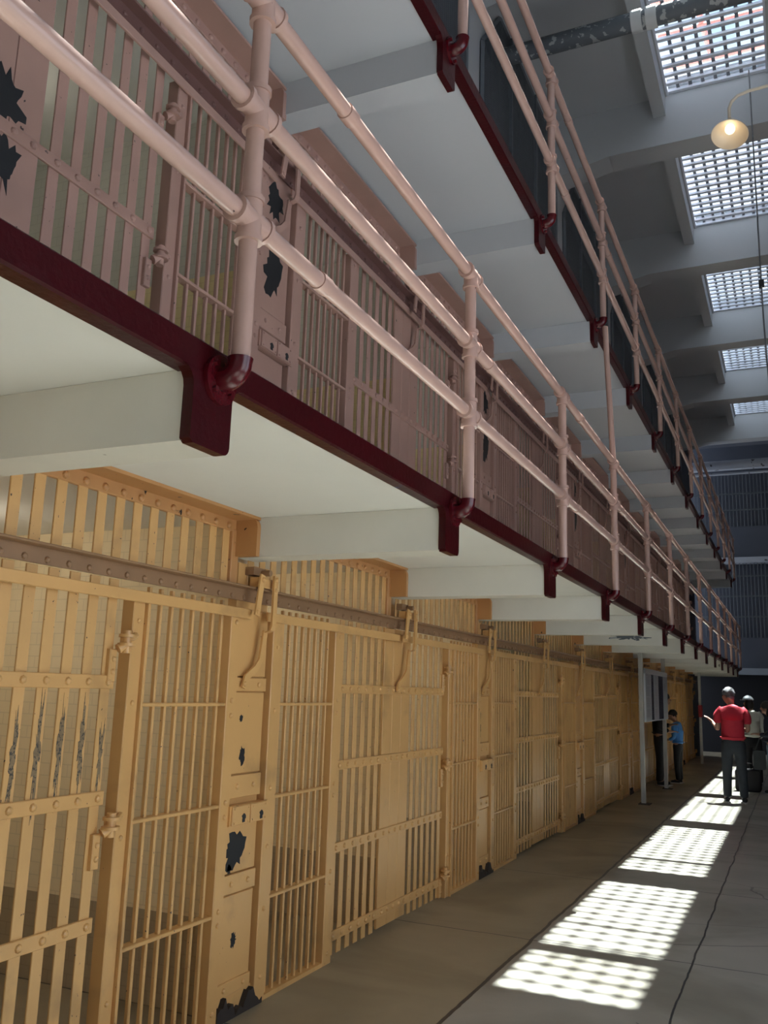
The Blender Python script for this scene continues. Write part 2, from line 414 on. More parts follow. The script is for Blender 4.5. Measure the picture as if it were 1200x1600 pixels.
struct(MB().box(TX0, TX1, sky_far[NT - 1], Y1, ZC, ZC + 0.25).build('ceiling_strip', 'ceil'))
for yf in [sky_far[0] - 3.7] + sky_far:
    hb = [(-0.2, 8.50), (0.55, 8.66), (6.4, 8.70), (6.4, ZC), (-0.2, ZC)]
    b = MB().prism([(z, x) for x, z in hb], 'y', yf, yf + 0.38); struct(b.build('ceiling_beam', 'ceil'))
for k, yf in enumerate(sky_far):
    ys = yf - 3.32
    struct(MB().box(1.15, SX0 - 0.02, ys + 0.0, yf, 9.08, ZC).build('trim_%d' % (k + 3), 'ceil'))
    for row, (q0, q1) in enumerate(((SX0, SX1), (TX0, TX1))[:2 if k < NT else 1]):
        w = MB()
        for (a, b_) in ((q0, q0 + 0.025), (q1 - 0.025, q1)): w.box(a, b_, ys, yf, ZC, ZC + 0.1)
        w = struct(w.build('window_%d' % (k + 1 + 7 * row), 'skybar'))
        g = MB(); n = 19
        for i in range(n + 1):
            y = ys + 0.03 + (yf - ys - 0.06) * i / n
            g.box(q0 + 0.02, q1 - 0.02, y - 0.026, y + 0.026, ZC + 0.02, ZC + 0.055)
        o = struct(g.build('window_bars', 'skybar', w))
        g = MB(); nr = round((q1 - q0) / 0.155)
        for i in range(1, nr):
            x = q0 + (q1 - q0) * i / nr
            g.box(x - 0.021, x + 0.021, ys, yf, ZC + 0.05, ZC + 0.10)
        struct(g.build('window_ribs', 'skycol', w))
        struct(MB().box(q0, q1, ys, yf, ZC + 0.11, ZC + 0.118).build('window_pane', 'glass', w))
struct(MB().box(SX1 + 0.02, SX1 + 0.16, Y0, 24.2, ZC + 0.25, ZC + 1.12).build('added_roof_curb', 'ceil'))  # unseen curb added to cut the outer edge of the sun patches
# unseen outer wall: openings added for daylight, far stretch kept solid and dark
WX = 6.2
wr = MB()
for (a, b_) in ((-5.0, -2.6), (0.6, 1.0)): wr.box(WX, WX + 0.3, a, b_, 0, ZC)
for (a, b_) in ((-2.6, 0.6), (1.0, 4.2)):
    wr.box(WX, WX + 0.3, a, b_, 0, 0.7); wr.box(WX, WX + 0.3, a, b_, 3.6, ZC)
struct(wr.build('wall_right', 'ceil'))
struct(MB().box(WX, WX + 0.3, 4.2, Y1, 0, ZC).build('wall_right_far', 'rail_brown'))
struct(MB().box(-2.6, 3.0, Y0 - 0.3, Y0, 0, ZC).box(3.0, 6.4, Y0 - 0.3, Y0, 0, ZC).build('wall_front', 'ceil'))
# far end of the hall
EY = 26.2
struct(MB().box(-2.6, 6.4, Y1 - 0.2, Y1, 0, ZC).build('wall_back', 'black'))
struct(MB().box(-0.4, 6.2, 24.6, 25.0, 8.75, 9.5).build('ceiling_beam_far', 'endwall'))
ge = thing('gun_gallery', 'slate-blue two-level guard gallery with barred openings closing off the far end of the hall', 'gallery', (0, EY, 0))
MB().box(-0.4, 6.15, 0, 0.16, 2.42, 3.3).box(-0.4, 6.15, 0, 0.16, 5.66, 6.6).build('parapet', 'endwall', ge)
MB().box(-0.4, 6.15, -0.12, 0.3, 2.24, 2.42).build('lower_ledge', 'endband', ge)
MB().box(-0.4, 6.15, -0.10, 0.3, 5.5, 5.66).build('upper_ledge', 'endpipe', ge)
MB().box(-0.4, 6.15, 0.4, 0.5, 2.3, 9.3).build('rear_screen', 'endwall', ge)
MB().box(-0.4, 6.15, 0.4, 0.5, 0.0, 2.3).build('base_wall', 'black', ge)
g = MB()
for i in range(66): g.tube([(-0.35 + i * 0.1, 0.08, 3.3), (-0.35 + i * 0.1, 0.08, 5.5)], 0.011, 6).tube([(-0.35 + i * 0.1, 0.08, 6.6), (-0.35 + i * 0.1, 0.08, 8.3)], 0.011, 6)
for z in (3.9, 4.5, 5.1, 7.1, 7.6): g.box(-0.4, 6.15, 0.06, 0.10, z, z + 0.04)
g.build('bar_screen', 'mesh3b', ge)
tag(MB().tube([(-0.4, 25.4, 8.30), (6.25, 25.4, 8.30)], 0.15, 20).tube([(-0.4, 25.3, 8.02), (6.2, 25.3, 8.02)], 0.035, 10).build('overhead_pipe', 'endpipe', None, True),
    'thick pale flaking pipe running across the dark far end wall under the roof', 'pipe')

# ------------------------------------------------------------------ cell fronts
def rivets(mb, pts, r=0.012, x=0.0):
    for (y, z) in pts: mb.dome((x, y, z), r, flat=0.75)
    return mb

def bar_panel(y0, y1, nb, post_side, C):
    """fixed panel of flat bars set edge-on, threaded through three thin cross bars, between y0 and y1"""
    t = thing('bar_panel', '', 'barred panel')
    mb = MB(); rnd = random.Random(nb)
    for i in range(nb):
        y = y0 + (y1 - y0) * (i + 0.5) / nb
        mb.rbox(-0.006, 0.012, y - 0.008, y + 0.008, 0.012, 1.90, 0.003)
    mb.build('bar_grille', C['worn'], t)
    for z in (1.412, 0.95, 0.47):
        MB().rbox(-0.02, 0.028, y0 - 0.01, y1 + 0.02, z - 0.008, z + 0.008, 0.004).build('crossbar', C['worn'], t)
    MB().box(-0.03, 0.03, y0 - 0.01, y1 + 0.01, 0.0, 0.022).build('sill', C['worn'], t)
    a, b = post_side
    p = MB().rbox(-0.03, 0.034, a, b, 0.0, 1.865, 0.004)
    rivets(p, [((a + b) / 2, z) for z in (0.06, 0.43, 0.49, 0.90, 0.965, 1.36, 1.43, 1.80)], 0.013, 0.034)
    p.build('post', C['paint'], t)
    return t

def lock_column(C, patch):
    """plated column between two cell doors, with lock box; local y 0 = left edge of plate (1.785)"""
    t = thing('lock_column', '', 'lock column')
    W = 0.285
    pl = MB().box(-0.05, 0.0, 0, W, 0.02, 2.1)
    pl.build('core', C['paint'], t)
    def plate(z0, z1, x=0.012, name='plate'):
        return MB().rbox(0.0, x, 0.004, W - 0.004, z0, z1, 0.003).build(name, C['paint'], t)
    plate(0.10, 0.535); plate(0.635, 0.85); plate(1.085, 1.47); plate(1.545, 1.87)
    for (z0, z1) in ((0.545, 0.63), (0.975, 1.08), (1.475, 1.54)):
        m = MB().rbox(0.0, 0.022, 0.004, W - 0.004, z0, z1, 0.003); rivets(m, [(0.07, (z0 + z1) / 2), (0.21, (z0 + z1) / 2)], 0.014, 0.022)
        m.build('strap', C['paint'], t)
    m = MB().rbox(0.0, 0.022, 0.004, W - 0.004, 0.10, 0.16, 0.003); rivets(m, [(0.06, 0.13), (0.22, 0.13)], 0.013, 0.022); m.build('strap', C['paint'], t)
    bx = MB().box(0.0, 0.045, -0.01, W + 0.04, 0.855, 0.945).build('lock_box', C['paint'], t)
    for (a, b) in ((0.0, 0.148), (0.158, 0.30)):
        c = MB().rbox(0.045, 0.055, a, b, 0.857, 0.943, 0.003)
        rivets(c, [(a + 0.015, 0.868), (b - 0.015, 0.868), (a + 0.015, 0.932), (b - 0.015, 0.932)], 0.006, 0.055)
        c.build('lock_cover', C['paint'], bx)
        MB().prism(blob((a + b) / 2 + 0.02, 0.885, 0.016, 0.017, 12, 5), 'x', 0.055, 0.0565).build('keyhole', 'dark_hole', bx)
    # flange post towards the next panel
    p = MB().rbox(-0.03, 0.036, W + 0.02, W + 0.115, 0.0, 1.87, 0.004)
    rivets(p, [(W + 0.065, z) for z in (0.12, 0.43, 0.72, 1.0, 1.38, 1.7)], 0.013, 0.036)
    p.build('post', C['paint'], t)
    MB().box(0.0, 0.012, 0.004, W + 0.02, 0.0, 0.10).build('base_plate', C['paint'], t)
    rnd = random.Random(9); pr = [(-0.002, 0.0)] + [(-0.002 + (W + 0.09) * q / 18, 0.05 + 0.03 * math.sin(q * 0.6) + rnd.uniform(-0.022, 0.03)) for q in range(19)] + [(W + 0.088, 0.0)]
    MB().prism(pr, 'x', 0.0, 0.040).build('grimy_base', 'iron', t)
    for i, (cy, cz, ry, rz) in enumerate(patch):
        MB().prism(blob(cy, cz, ry, rz, 26, 11 + i, 0.30), 'x', 0.0115, 0.0132).build('peeled_patch', 'dark_hole', t)
    return t

def strap_gate(C, patch=()):
    """hinged cell door of flat slats riveted to four straps; local y 0 = 2.885, width 1.755"""
    t = thing('cell_gate', '', 'cell gate')
    W = 1.755
    left = [0.04 + 0.108 * i for i in range(6)]
    right = [W - 0.035 - 0.108 * i for i in range(6)]
    mb = MB()
    for y in left + right: mb.rbox(-0.001, 0.006, y - 0.0265, y + 0.0265, 0.02, 1.908, 0.002)
    mb.build('slat_grille', C['worn'], t)
    a, b = 0.655, 1.10
    mb = MB()
    for k in range(3):
        q0 = a + (b - a) * k / 3; q1 = a + (b - a) * (k + 1) / 3
        mb.rbox(-0.008, 0.008, q0 + 0.0015, q1 - 0.0015, 0.03, 1.908, 0.002)
    mb.build('centre_plate', C['paint'], t)
    for z in (1.50, 1.06, 0.60, 0.125):
        m = MB().rbox(0.006, 0.018, 0.0, W, z - 0.027, z + 0.027, 0.003)
        rivets(m, [(y, z) for y in left + right + [0.70, 0.79, 0.88, 0.97, 1.06]], 0.016, 0.018)
        m.build('strap', C['paint'], t)
    for z in (1.66, 0.96, 0.18):
        h = MB()
        h.rbox(0.006, 0.026, W - 0.045, W - 0.005, z - 0.16, z - 0.03, 0.004); rivets(h, [(W - 0.025, z - 0.12), (W - 0.025, z - 0.07)], 0.012, 0.026)
        h.tube([(0.045, W + 0.02, z - 0.045), (0.045, W + 0.02, z + 0.045)], 0.018, 10)
        h.tube([(0.03, W - 0.01, z - 0.03), (0.045, W + 0.02, z - 0.01)], 0.02, 10)
        h.lathe([(0.0, -0.012), (0.036, -0.012), (0.036, 0.0), (0.0, 0.0)], (0.045, W + 0.02, z - 0.005), 12)
        h.lathe([(0.0, -0.012), (0.033, -0.012), (0.033, 0.0), (0.0, 0.0)], (0.045, W + 0.02, z + 0.03), 12)
        h.tube([(0.045, W + 0.02, z + 0.015), (0.045, W + 0.06, z + 0.02), (0.034, W + 0.085, z + 0.03)], 0.013, 8)
        h.build('hinge', C['paint'], t, True)
    return t

def hinge_post(C):
    """flat post that carries the hinges of a gate; local y 0 = 0.995"""
    t = thing('hinge_post', '', 'post')
    m = MB().rbox(-0.03, 0.03, 0.012, 0.082, 0.0, 1.87, 0.004); rivets(m, [(0.047, z) for z in (0.3, 0.9, 1.42, 1.75)], 0.012, 0.03)
    m.build('post_plate', C['paint'], t)
    MB().rbox(-0.03, 0.046, 0.082, 0.092, 0.0, 1.87, 0.002).build('post_edge', C['worn'], t)
    return t

def lever(C, s=1):
    """throw lever with its link hanging from the overhead bar; local origin on the wall at the lever's top, z = 2.0"""
    t = thing('locking_lever', '', 'lever')
    MB().rbox(0.02, 0.075, -0.115, 0.02, 1.985, 2.035, 0.004).build('pivot_block', C['paint'], t)
    m = MB().strip([(0.10, 0.0, 2.05), (0.10, 0.0, 1.80), (0.09, 0.0, 1.775), (0.062, 0.0, 1.765)], 0.036, 0.012)
    m.strip([(0.058, -0.005, 1.775), (0.055, -0.028, 1.63), (0.048, -0.06, 1.585), (0.038, -0.125, 1.54), (0.036, -0.14, 1.49)], 0.036, 0.011)
    rivets(m, [(0.0, 2.03), (0.0, 1.98)], 0.012, 0.106); rivets(m, [(-0.138, 1.51)], 0.014, 0.042)
    m.build('lever_arm', C['paint'], t)
    m = MB().strip([(0.09, -0.108, 2.045), (0.092, -0.145, 1.84)], 0.04, 0.010)
    rivets(m, [(-0.108, 2.02), (-0.143, 1.86)], 0.014, 0.096); m.build('link', C['paint'], t)
    m = MB().tube([(0.0, -0.05, 2.06), (0.10, -0.05, 2.06)], 0.016, 10).box(0.0, 0.05, -0.13, -0.02, 2.045, 2.085); m.build('bearing', C['rail'], t)
    return t

def transom(C, w):
    """upper grille of a cell with riveted top angle and painted gusset at the beam; local y 0 = left end, width w"""
    t = thing('transom_grille', '', 'grille')
    mb = MB(); n = int((w - 0.05) / 0.108)
    for i in range(n):
        y = w - 0.02 - 0.108 * (i + 0.5); mb.rbox(-0.001, 0.006, y - 0.026, y + 0.026, 1.984, 2.26, 0.002)
    mb.build('slat_grille', C['worn'], t)
    m = MB().rbox(-0.008, 0.014, 0.0, w + 0.02, 2.24, 2.312, 0.003); rivets(m, [(w - 0.02 - 0.108 * (i + 0.5), 2.262) for i in range(n)], 0.018, 0.014)
    m.build('top_angle', C['orange'], t)
    MB().box(0.0, 0.135, 0.0, w + 0.03, 2.297, 2.3115).build('soffit_flange', C['orange'], t)
    r = 0.05
    pr = [(2.118, -0.01), (2.311, -0.01), (2.311, 0.138 - r)]
    for a in range(1, 6):
        q = a / 5 * PI / 2; pr.append((2.311 - r + r * math.cos(q), 0.138 - r + r * math.sin(q)))
    pr += [(2.118, 0.138)]
    MB().prism(pr, 'y', w - 0.01, w + 0.029).build('gusset', C['orange'], t)
    MB().rbox(-0.02, 0.018, w - 0.04, w + 0.02, 1.984, 2.25, 0.003).build('side_plate', C['orange'], t)
    return t

def throw_bar(C, w):
    return MB().rbox(0.040, 0.052, 0.0, w, 1.825, 1.872, 0.003).build('throw_bar', C['paint'])

C1 = dict(paint='ochre', worn='ochre_worn', orange='orange', rail='rail_brown')
C2 = dict(paint='mauve', worn='mauve_worn', orange='mauve', rail='mauve_dark')
PATCH1 = [(0.10, 0.735, 0.085, 0.085), (0.06, 0.655, 0.018, 0.022), (0.11, 1.17, 0.022, 0.042), (0.085, 1.345, 0.014, 0.016), (0.13, 0.33, 0.022, 0.03)]
PATCH1B = [(0.05, 1.30, 0.02, 0.05), (0.05, 1.20, 0.02, 0.07)]
PATCH2 = [(0.13, 1.33, 0.085, 0.14), (0.11, 1.74, 0.075, 0.10), (0.10, 0.70, 0.02, 0.02)]
TN = ['ochre ground-floor row', 'mauve row on the second tier']
NB = list(range(-1, 6))
def place(proto, offs, z, labels, tier, group, nmin=-1):
    first = True
    for i, n in enumerate([k for k in NB if k >= nmin]):
        loc = (0, offs + PER * n, z); lb = labels(i)
        if first: proto.location = loc; proto['label'] = lb; proto['group'] = group; first = False
        else: dup(proto, loc, lb)['group'] = group
for tier, (C, z, tn) in enumerate(((C1, 0.0, TN[0]), (C2, D2, TN[1]))):
    col = ('ochre', 'mauve')[tier]; row = ('the ground-floor cells', 'the second tier')[tier]
    place(bar_panel(1.09, 1.70, 8, (1.705, 1.785), C), 0, z, lambda i: '%s thin-bar panel before a lock column, %s along %s' % (col, ORD[i], row), tier, col + ' panels before the lock columns')
    place(bar_panel(2.19, 2.775, 8, (2.785, 2.883), C), 0, z, lambda i: '%s thin-bar panel after a lock column, %s along %s' % (col, ORD[i], row), tier, col + ' panels behind the lock columns')
    if tier == 0:
        a = lock_column(C, PATCH1); place_first = True
        b = lock_column(C, PATCH1B)
        for i, n in enumerate(NB):
            src = a if n == 0 else b
            lb = ('ochre riveted lock column with a large black peeled patch under its lock box' if n == 0 else
                  'ochre riveted lock column, %s along the ground-floor cells' % ORD[i])
            if n == 0: o = a
            elif n == -1: o = b
            else: o = dup(b, (0, 0, 0), lb)
            o.location = (0, 1.785 + PER * n, z); o['label'] = lb; o['group'] = 'ochre lock columns'
    else:
        place(lock_column(C, PATCH2), 1.785, z, lambda i: 'mauve lock column with black peeled patches, %s along %s' % (ORD[i], row), tier, 'mauve lock columns')
    gate = strap_gate(C)
    place(gate, 2.885, z, lambda i: '%s riveted slat cell gate, %s along %s' % (col, ORD[i], row), tier, col + ' cell gates')
    if not tier:
        sg_ = [c for c in gate.children if c.name.startswith('slat_grille')][0]
        for i, (y, zc, hz) in enumerate(((1.72, 1.22, 0.12), (1.612, 1.24, 0.15), (1.504, 1.26, 0.16), (1.396, 1.25, 0.17), (1.288, 1.22, 0.14))):
            MB().prism(blob(y + 0.004, zc, 0.013, hz, 34, 71 + i, 0.5), 'x', 0.0055, 0.0068).build('worn_patch', 'scuffed', sg_)
        gate['label'] = 'ochre riveted slat cell gate with dark scuffed slats, first along the ground-floor cells'
    if tier:
        cp = [c for c in gate.children if c.name.startswith('centre_plate')][0]
        for i, (cy, cz, ry, rz) in enumerate(((0.92, 1.18, 0.085, 0.10), (0.95, 0.93, 0.07, 0.09), (0.90, 1.66, 0.09, 0.06))):
            MB().prism(blob(cy, cz, ry, rz, 30, 31 + i, 0.38), 'x', 0.0075, 0.0092).build('peeled_patch', 'dark_hole', cp)
        gate['label'] = 'mauve riveted slat cell gate with black peeled patches on its centre plate'
    place(hinge_post(C), 0.995, z, lambda i: '%s narrow hinge post, %s along %s' % (col, ORD[i], row), tier, col + ' hinge posts')
    place(lever(C), 1.975, z, lambda i: '%s cranked lever over a lock column, %s along %s' % (col, ORD[i], row), tier, col + ' levers over columns')
    place(lever(C), 3.845, z, lambda i: '%s cranked lever over a slat gate, %s along %s' % (col, ORD[i], row), tier, col + ' levers over gates')
    place(transom(C, 1.82), -0.09, z, lambda i: '%s slatted top grille before a lock column, %s along %s' % (col, ORD[i], row), tier, col + ' grilles before the lock columns')
    place(transom(C, 1.82), 1.76, z, lambda i: '%s slatted top grille after a lock column, %s along %s' % (col, ORD[i], row), tier, col + ' grilles after the lock columns')
    for (off, w, nm) in ((-0.02, 1.87, 'ending at a lock column'), (2.0, 1.74, 'ending at a gate')):
        base = throw_bar(C, w)
        for i, n in enumerate(NB):
            o = base if i == 0 else base.copy()
            if i: COL.objects.link(o)
            o.location = (0, off + PER * n, z)
            tag(o, 'flat %s throw bar %s, %s along %s' % (col, nm, ORD[i], row), 'bar', '%s throw bars %s' % (col, nm))
    # continuous overhead angle rail with rivets
    t = thing('overhead_rail', 'long %s riveted angle rail running above all the cell doors %s' % (('brown', 'dark mauve')[tier], ('of the ground floor', 'of the second tier')[tier]), 'rail', (0, 0, z))
    MB().rbox(0.0066, 0.072, -4.0, 23.9, 1.972, 1.982, 0.003).build('flange', C['rail'], t)
    m = MB().box(0.0066, 0.016, -4.0, 23.9, 1.912, 1.972); rivets(m, [(-3.9 + 0.108 * i, 1.93) for i in range(257)], 0.014, 0.016); m.build('web', C['rail'], t)

# third-tier screens
scr = thing('screen_panel', '', 'screen')
W3 = 3.2
pr = [(0, 4.85), (W3, 4.85), (W3, 8.25), (W3 - 0.6, 9.0), (0.6, 9.0), (0, 8.25)]
MB().prism(pr, 'x', 0.0, 0.03).build('screen', 'mesh3', scr)
m = MB()
for y in (0.97, 2.05): m.box(0.03, 0.07, y - 0.02, y + 0.02, 4.85, 9.0)
m.build('mullion', 'mesh3b', scr)
m = MB()
for i in range(60):
    y = 0.06 + i * (W3 - 0.1) / 60; zt = 8.25 + min(1, min(y, W3 - y) / 0.6) * 0.75 - 0.02
    m.box(0.03, 0.036, y - 0.006, y + 0.006, 4.86, zt)
for i in range(60): m.box(0.036, 0.04, 0.02, W3 - 0.02, 6.9 + i * 0.022, 6.906 + i * 0.022)
m.build('rod_lattice', 'mesh3b', scr)
fr = MB()
for (p, q) in (((0, 4.85), (0, 8.25)), ((0, 8.25), (0.6, 9.0)), ((0.6, 9.0), (W3 - 0.6, 9.0)), ((W3 - 0.6, 9.0), (W3, 8.25)), ((W3, 8.25), (W3, 4.85))):
    fr.tube([(0.02, p[0], p[1]), (0.02, q[0], q[1])], 0.03, 4)
fr.build('frame', 'mesh3b', scr)
for i in range(6):
    lb = 'dark screened opening with clipped corners, %s along the white top-tier wall' % ORD[i]
    o = scr if i == 0 else dup(scr, (0, 0, 0), lb)
    o.location = (-0.2, 2.25 + 3.7 * i, 0); o['label'] = lb; o['group'] = 'dark screens of the top tier'

# ------------------------------------------------------------------ pipe railings
def railing(name, label, x, zb, zs, k0, k1, ye, long_post=None):
    """zb: top of base elbow, zs: heights of the three rails"""
    t = thing(name, label, 'railing', (x, 0, 0))
    r = 0.0265
    for z in zs:
        m = MB(); m.tube([(0, -4.2, z), (0, ye, z)], r, 16)
        k = 0.9
        y = 1.1
        m.build('rail', 'pink', t, True)
    def fit(z, up):
        m = MB()
        m.tube([(0, -0.062, z), (0, 0.062, z)], 0.034, 16)
        for s in (-1, 1): m.tube([(0, s * 0.066 - 0.008, z), (0, s * 0.066 + 0.008, z)], 0.039, 16)
        m.tube([(0, 0, z - 0.056), (0, 0, z + (0.056 if up else 0.0))], 0.034, 16)
        m.tube([(0, 0, z - 0.068), (0, 0, z - 0.052)], 0.039, 16)
        if up: m.tube([(0, 0, z + 0.052), (0, 0, z + 0.068)], 0.039, 16)
        else: m.ball((0, 0, z), 0.036, 0.036, 0.036, 14, 8)
        return m
    fx = (1.10 - 1.169)
    zc = zb - 0.045
    proto = None
    for k in range(k0, k1):
        if proto is None:
            p = MB().tube([(0, 0, zb - 0.01), (0, 0, zs[0])], r, 16).build('post', 'pink', t, True)
            for j, z in enumerate(zs): fit(z, j > 0).build('tee_fitting', 'pink', p, True)
            e = MB()
            arc = [(fx, 0, zc - 0.01), (-0.045, 0, zc - 0.01)]
            for a in range(1, 7):
                q = a / 6 * PI / 2; arc.append((-0.045 + 0.045 * math.sin(q), 0, zc - 0.01 + 0.045 * (1 - math.cos(q))))
            arc.append((0, 0, zb))
            e.tube(arc, [0.033] * (len(arc) - 1) + [0.035], 16)
            e.tube([(fx + 0.002, 0, zc - 0.01), (fx + 0.016, 0, zc - 0.01)], 0.068, 20)
            for q in range(4):
                an = PI / 4 + q * PI / 2; e.tube([(fx + 0.01, 0.051 * math.cos(an), zc - 0.01 + 0.051 * math.sin(an)), (fx + 0.027, 0.051 * math.cos(an), zc - 0.01 + 0.051 * math.sin(an))], 0.009, 6)
            e.build('elbow', 'maroon_bright', p, True)
            proto = p
        else:
            p = proto.copy(); COL.objects.link(p); p.parent = t
            for ch in list(proto.children):
                c = ch.copy(); COL.objects.link(c); c.parent = p
        p.location = (0, k * P, 0)
    # plain pipe couplings along the rails
    cp = None
    for k in range(k0, k1):
        for j, z in enumerate(zs):
            if k % 2 != j % 2: continue
            if cp is None: c = cp = MB().tube([(0, -0.03, 0), (0, 0.03, 0)], 0.031, 14).build('pipe_coupling', 'pink', t, True)
            else: c = cp.copy(); COL.objects.link(c); c.parent = t
            c.location = (0, k * P + (0.55, 0.30, 0.42)[j], z)
    if long_post:
        k, zt = long_post
        MB().tube([(0, k * P, zs[0]), (-0.06, k * P + 0.06, zt)], 0.024, 14).build('tall_post', 'pink', t, True)
    return t
railing('pipe_railing', 'pink three-rail pipe railing on maroon elbows along the lower gallery edge', 1.169, 2.363, (3.455, 3.107, 2.768), -1, 14, 24.1, (3, 4.71))
railing('pipe_railing', 'pale pink three-rail pipe railing along the upper gallery edge under the skylights', 1.107, 4.77, (5.861, 5.514, 5.162), -1, 14, 24.1)
for i in range(4):
    m = MB()
    rnd = random.Random(i); y = 0.0
    for q in range(6): m.box(-0.006, 0.006 + rnd.uniform(0, 0.006), 0.1 * q, 0.1 * q + 0.1, 0.0, 0.05 + rnd.uniform(-0.015, 0.02))
    o = m.build('kick_strip', 'white_strip'); o.location = (1.0, 3.25 + 3.7 * i, 2.394 + DU)
    tag(o, 'flaking white strip standing on the upper gallery edge, %s from the near end' % ORD[i], 'strip', 'white strips on the upper gallery edge')

# ------------------------------------------------------------------ overhead things
du = thing('roof_duct', 'dark flaking round duct with pale coupling crossing below the skylights', 'duct', (0, 6.6, 8.52))
MB().tube([(-0.2, 0, 0), (6.2, 0, 0)], 0.10, 24).build('pipe', 'duct', du, True)
for x in (1.32, 1.47): MB().tube([(x - 0.055, 0, 0), (x + 0.055, 0, 0)], 0.115, 24).build('coupling', 'duct_joint', du, True)
la = thing('gooseneck_lamp', 'lit gooseneck warehouse lamp with a cream enamel shade under the skylights', 'lamp', (2.249, 4.6, 5.70)); la.scale = (0.656, 0.656, 0.656)
m = MB().lathe([(0.035, 0.20), (0.05, 0.12), (0.09, 0.08), (0.15, 0.035), (0.198, -0.035), (0.205, -0.05), (0.198, -0.05), (0.19, -0.035), (0.143, 0.03), (0.085, 0.07), (0.03, 0.085)], seg=36)
sh = m.build('shade', 'shade', la, True)
sh.rotation_euler = (math.radians(-20), math.radians(8), 0)
MB().ball((0, -0.01, 0.03), 0.055, 0.055, 0.06, 18, 10).build('bulb', 'bulb', la, True)
MB().tube([(0, 0, 0.17), (0, 0, 0.30), (0.03, 0, 0.38), (0.10, 0, 0.44), (0.22, 0, 0.47), (6.0, 0, 0.75)], 0.018, 12).build('arm', 'shade', la, True)
ca = thing('hanging_cable', 'thin steel cable with a black clamp hanging down in front of the skylights', 'cable', (2.36, 9.0, 0))
MB().tube([(-0.01, 0, ZC), (0.0, 0.0, 6.0), (0.02, 0, 5.2), (0.03, 0, 4.6)], 0.009, 8).build('wire', 'wirerope', ca, True)
MB().rbox(-0.03, 0.03, -0.03, 0.03, 6.40, 6.48).build('clamp', 'dark_hole', ca)
# red scaffolding standing on the roof outside
sf = thing('roof_scaffold', 'red scaffold tubes on the roof outside, seen through the skylight by the duct', 'scaffold', (0, 0, 0))
for i, (y, z) in enumerate(((7.9, 10.4), (8.8, 10.55), (9.8, 10.8), (10.9, 11.1))):
    MB().tube([(0.9, y, z), (4.2, y, z)], 0.045, 10).build('ledger', 'redpipe', sf, True)
for x in (1.7, 2.85): MB().tube([(x, 7.8, 10.3), (x + 0.1, 11.1, 11.3)], 0.04, 10).build('brace', 'redpipe', sf, True)
for x in (0.9, 4.2): MB().tube([(x, 9.0, ZC + 0.25), (x, 9.0, 11.0)], 0.045, 10).build('standard', 'redpipe', sf, True)

# ------------------------------------------------------------------ sign and posts
sg = thing('information_sign', 'pale information sign with columns of print on two floor-to-gallery posts before the cells', 'sign', (0.40, 11.85, 0))
for y, zt in ((0.0, 2.31), (2.5, 2.31)): MB().rbox(-0.03, 0.03, y - 0.03, y + 0.03, 0, zt).build('post', 'post', sg); 
MB().box(-0.06, 0.10, -0.13, 0.09, 0, 0.012).box(-0.06, 0.10, 2.42, 2.6, 0, 0.012).build('foot_plate', 'iron', sg)
pn = MB().rbox(0.032, 0.06, 0.03, 2.53, 1.15, 1.90, 0.004).build('panel', 'sign_panel', sg)
MB().box(0.034, 0.062, 0.03, 2.53, 1.855, 1.93).build('header', 'sign_head', sg)
for (a, b_) in ((0.62, 0.86), (1.42, 1.95)): MB().box(0.06, 0.0612, a, b_, 1.17, 1.85).build('picture', 'sign_dark', pn)
m = MB(); rnd = random.Random(3)
for (a, b_) in ((0.14, 0.52), (0.98, 1.30)):
    for i in range(26):
        z = 1.82 - i * 0.024
        if i % 7 == 6: continue
        m.box(0.06, 0.0612, a, b_ - rnd.uniform(0, 0.1), z, z + 0.010)
m.box(0.06, 0.0612, 2.12, 2.25, 1.62, 1.74)
m.build('print', 'sign_ink', pn)
ps = thing('steel_post', 'thin pale post carrying a small red plate near the far end of the cells', 'post', (0.36, 21.2, 0))
MB().rbox(-0.03, 0.03, -0.03, 0.03, 0, 2.31).build('pole', 'post', ps)
MB().rbox(-0.03, 0.045, -0.16, 0.16, 1.08, 1.36).box(0.045, 0.047, -0.06, 0.06, 1.23, 1.28).build('plate', 'red', ps)

# ------------------------------------------------------------------ people
def skin(name, pts, edges, material, parent=None, root=0, sub=2, loc=None):
    me = bpy.data.meshes.new(name); me.from_pydata([p[:3] for p in pts], edges, [])
    me.materials.append(M[material])
    o = bpy.data.objects.new(name, me); COL.objects.link(o)
    md = o.modifiers.new('Skin', 'SKIN'); md.use_smooth_shade = True
    if not me.skin_vertices: raise RuntimeError('no skin layer')
    for i, p in enumerate(pts):
        rx = p[3]; ry = p[4] if len(p) > 4 else rx
        me.skin_vertices[0].data[i].radius = (rx, ry)
        me.skin_vertices[0].data[i].use_root = (i == root)
    s = o.modifiers.new('Sub', 'SUBSURF'); s.levels = sub; s.render_levels = sub
    if parent is not None: o.parent = parent
    return o

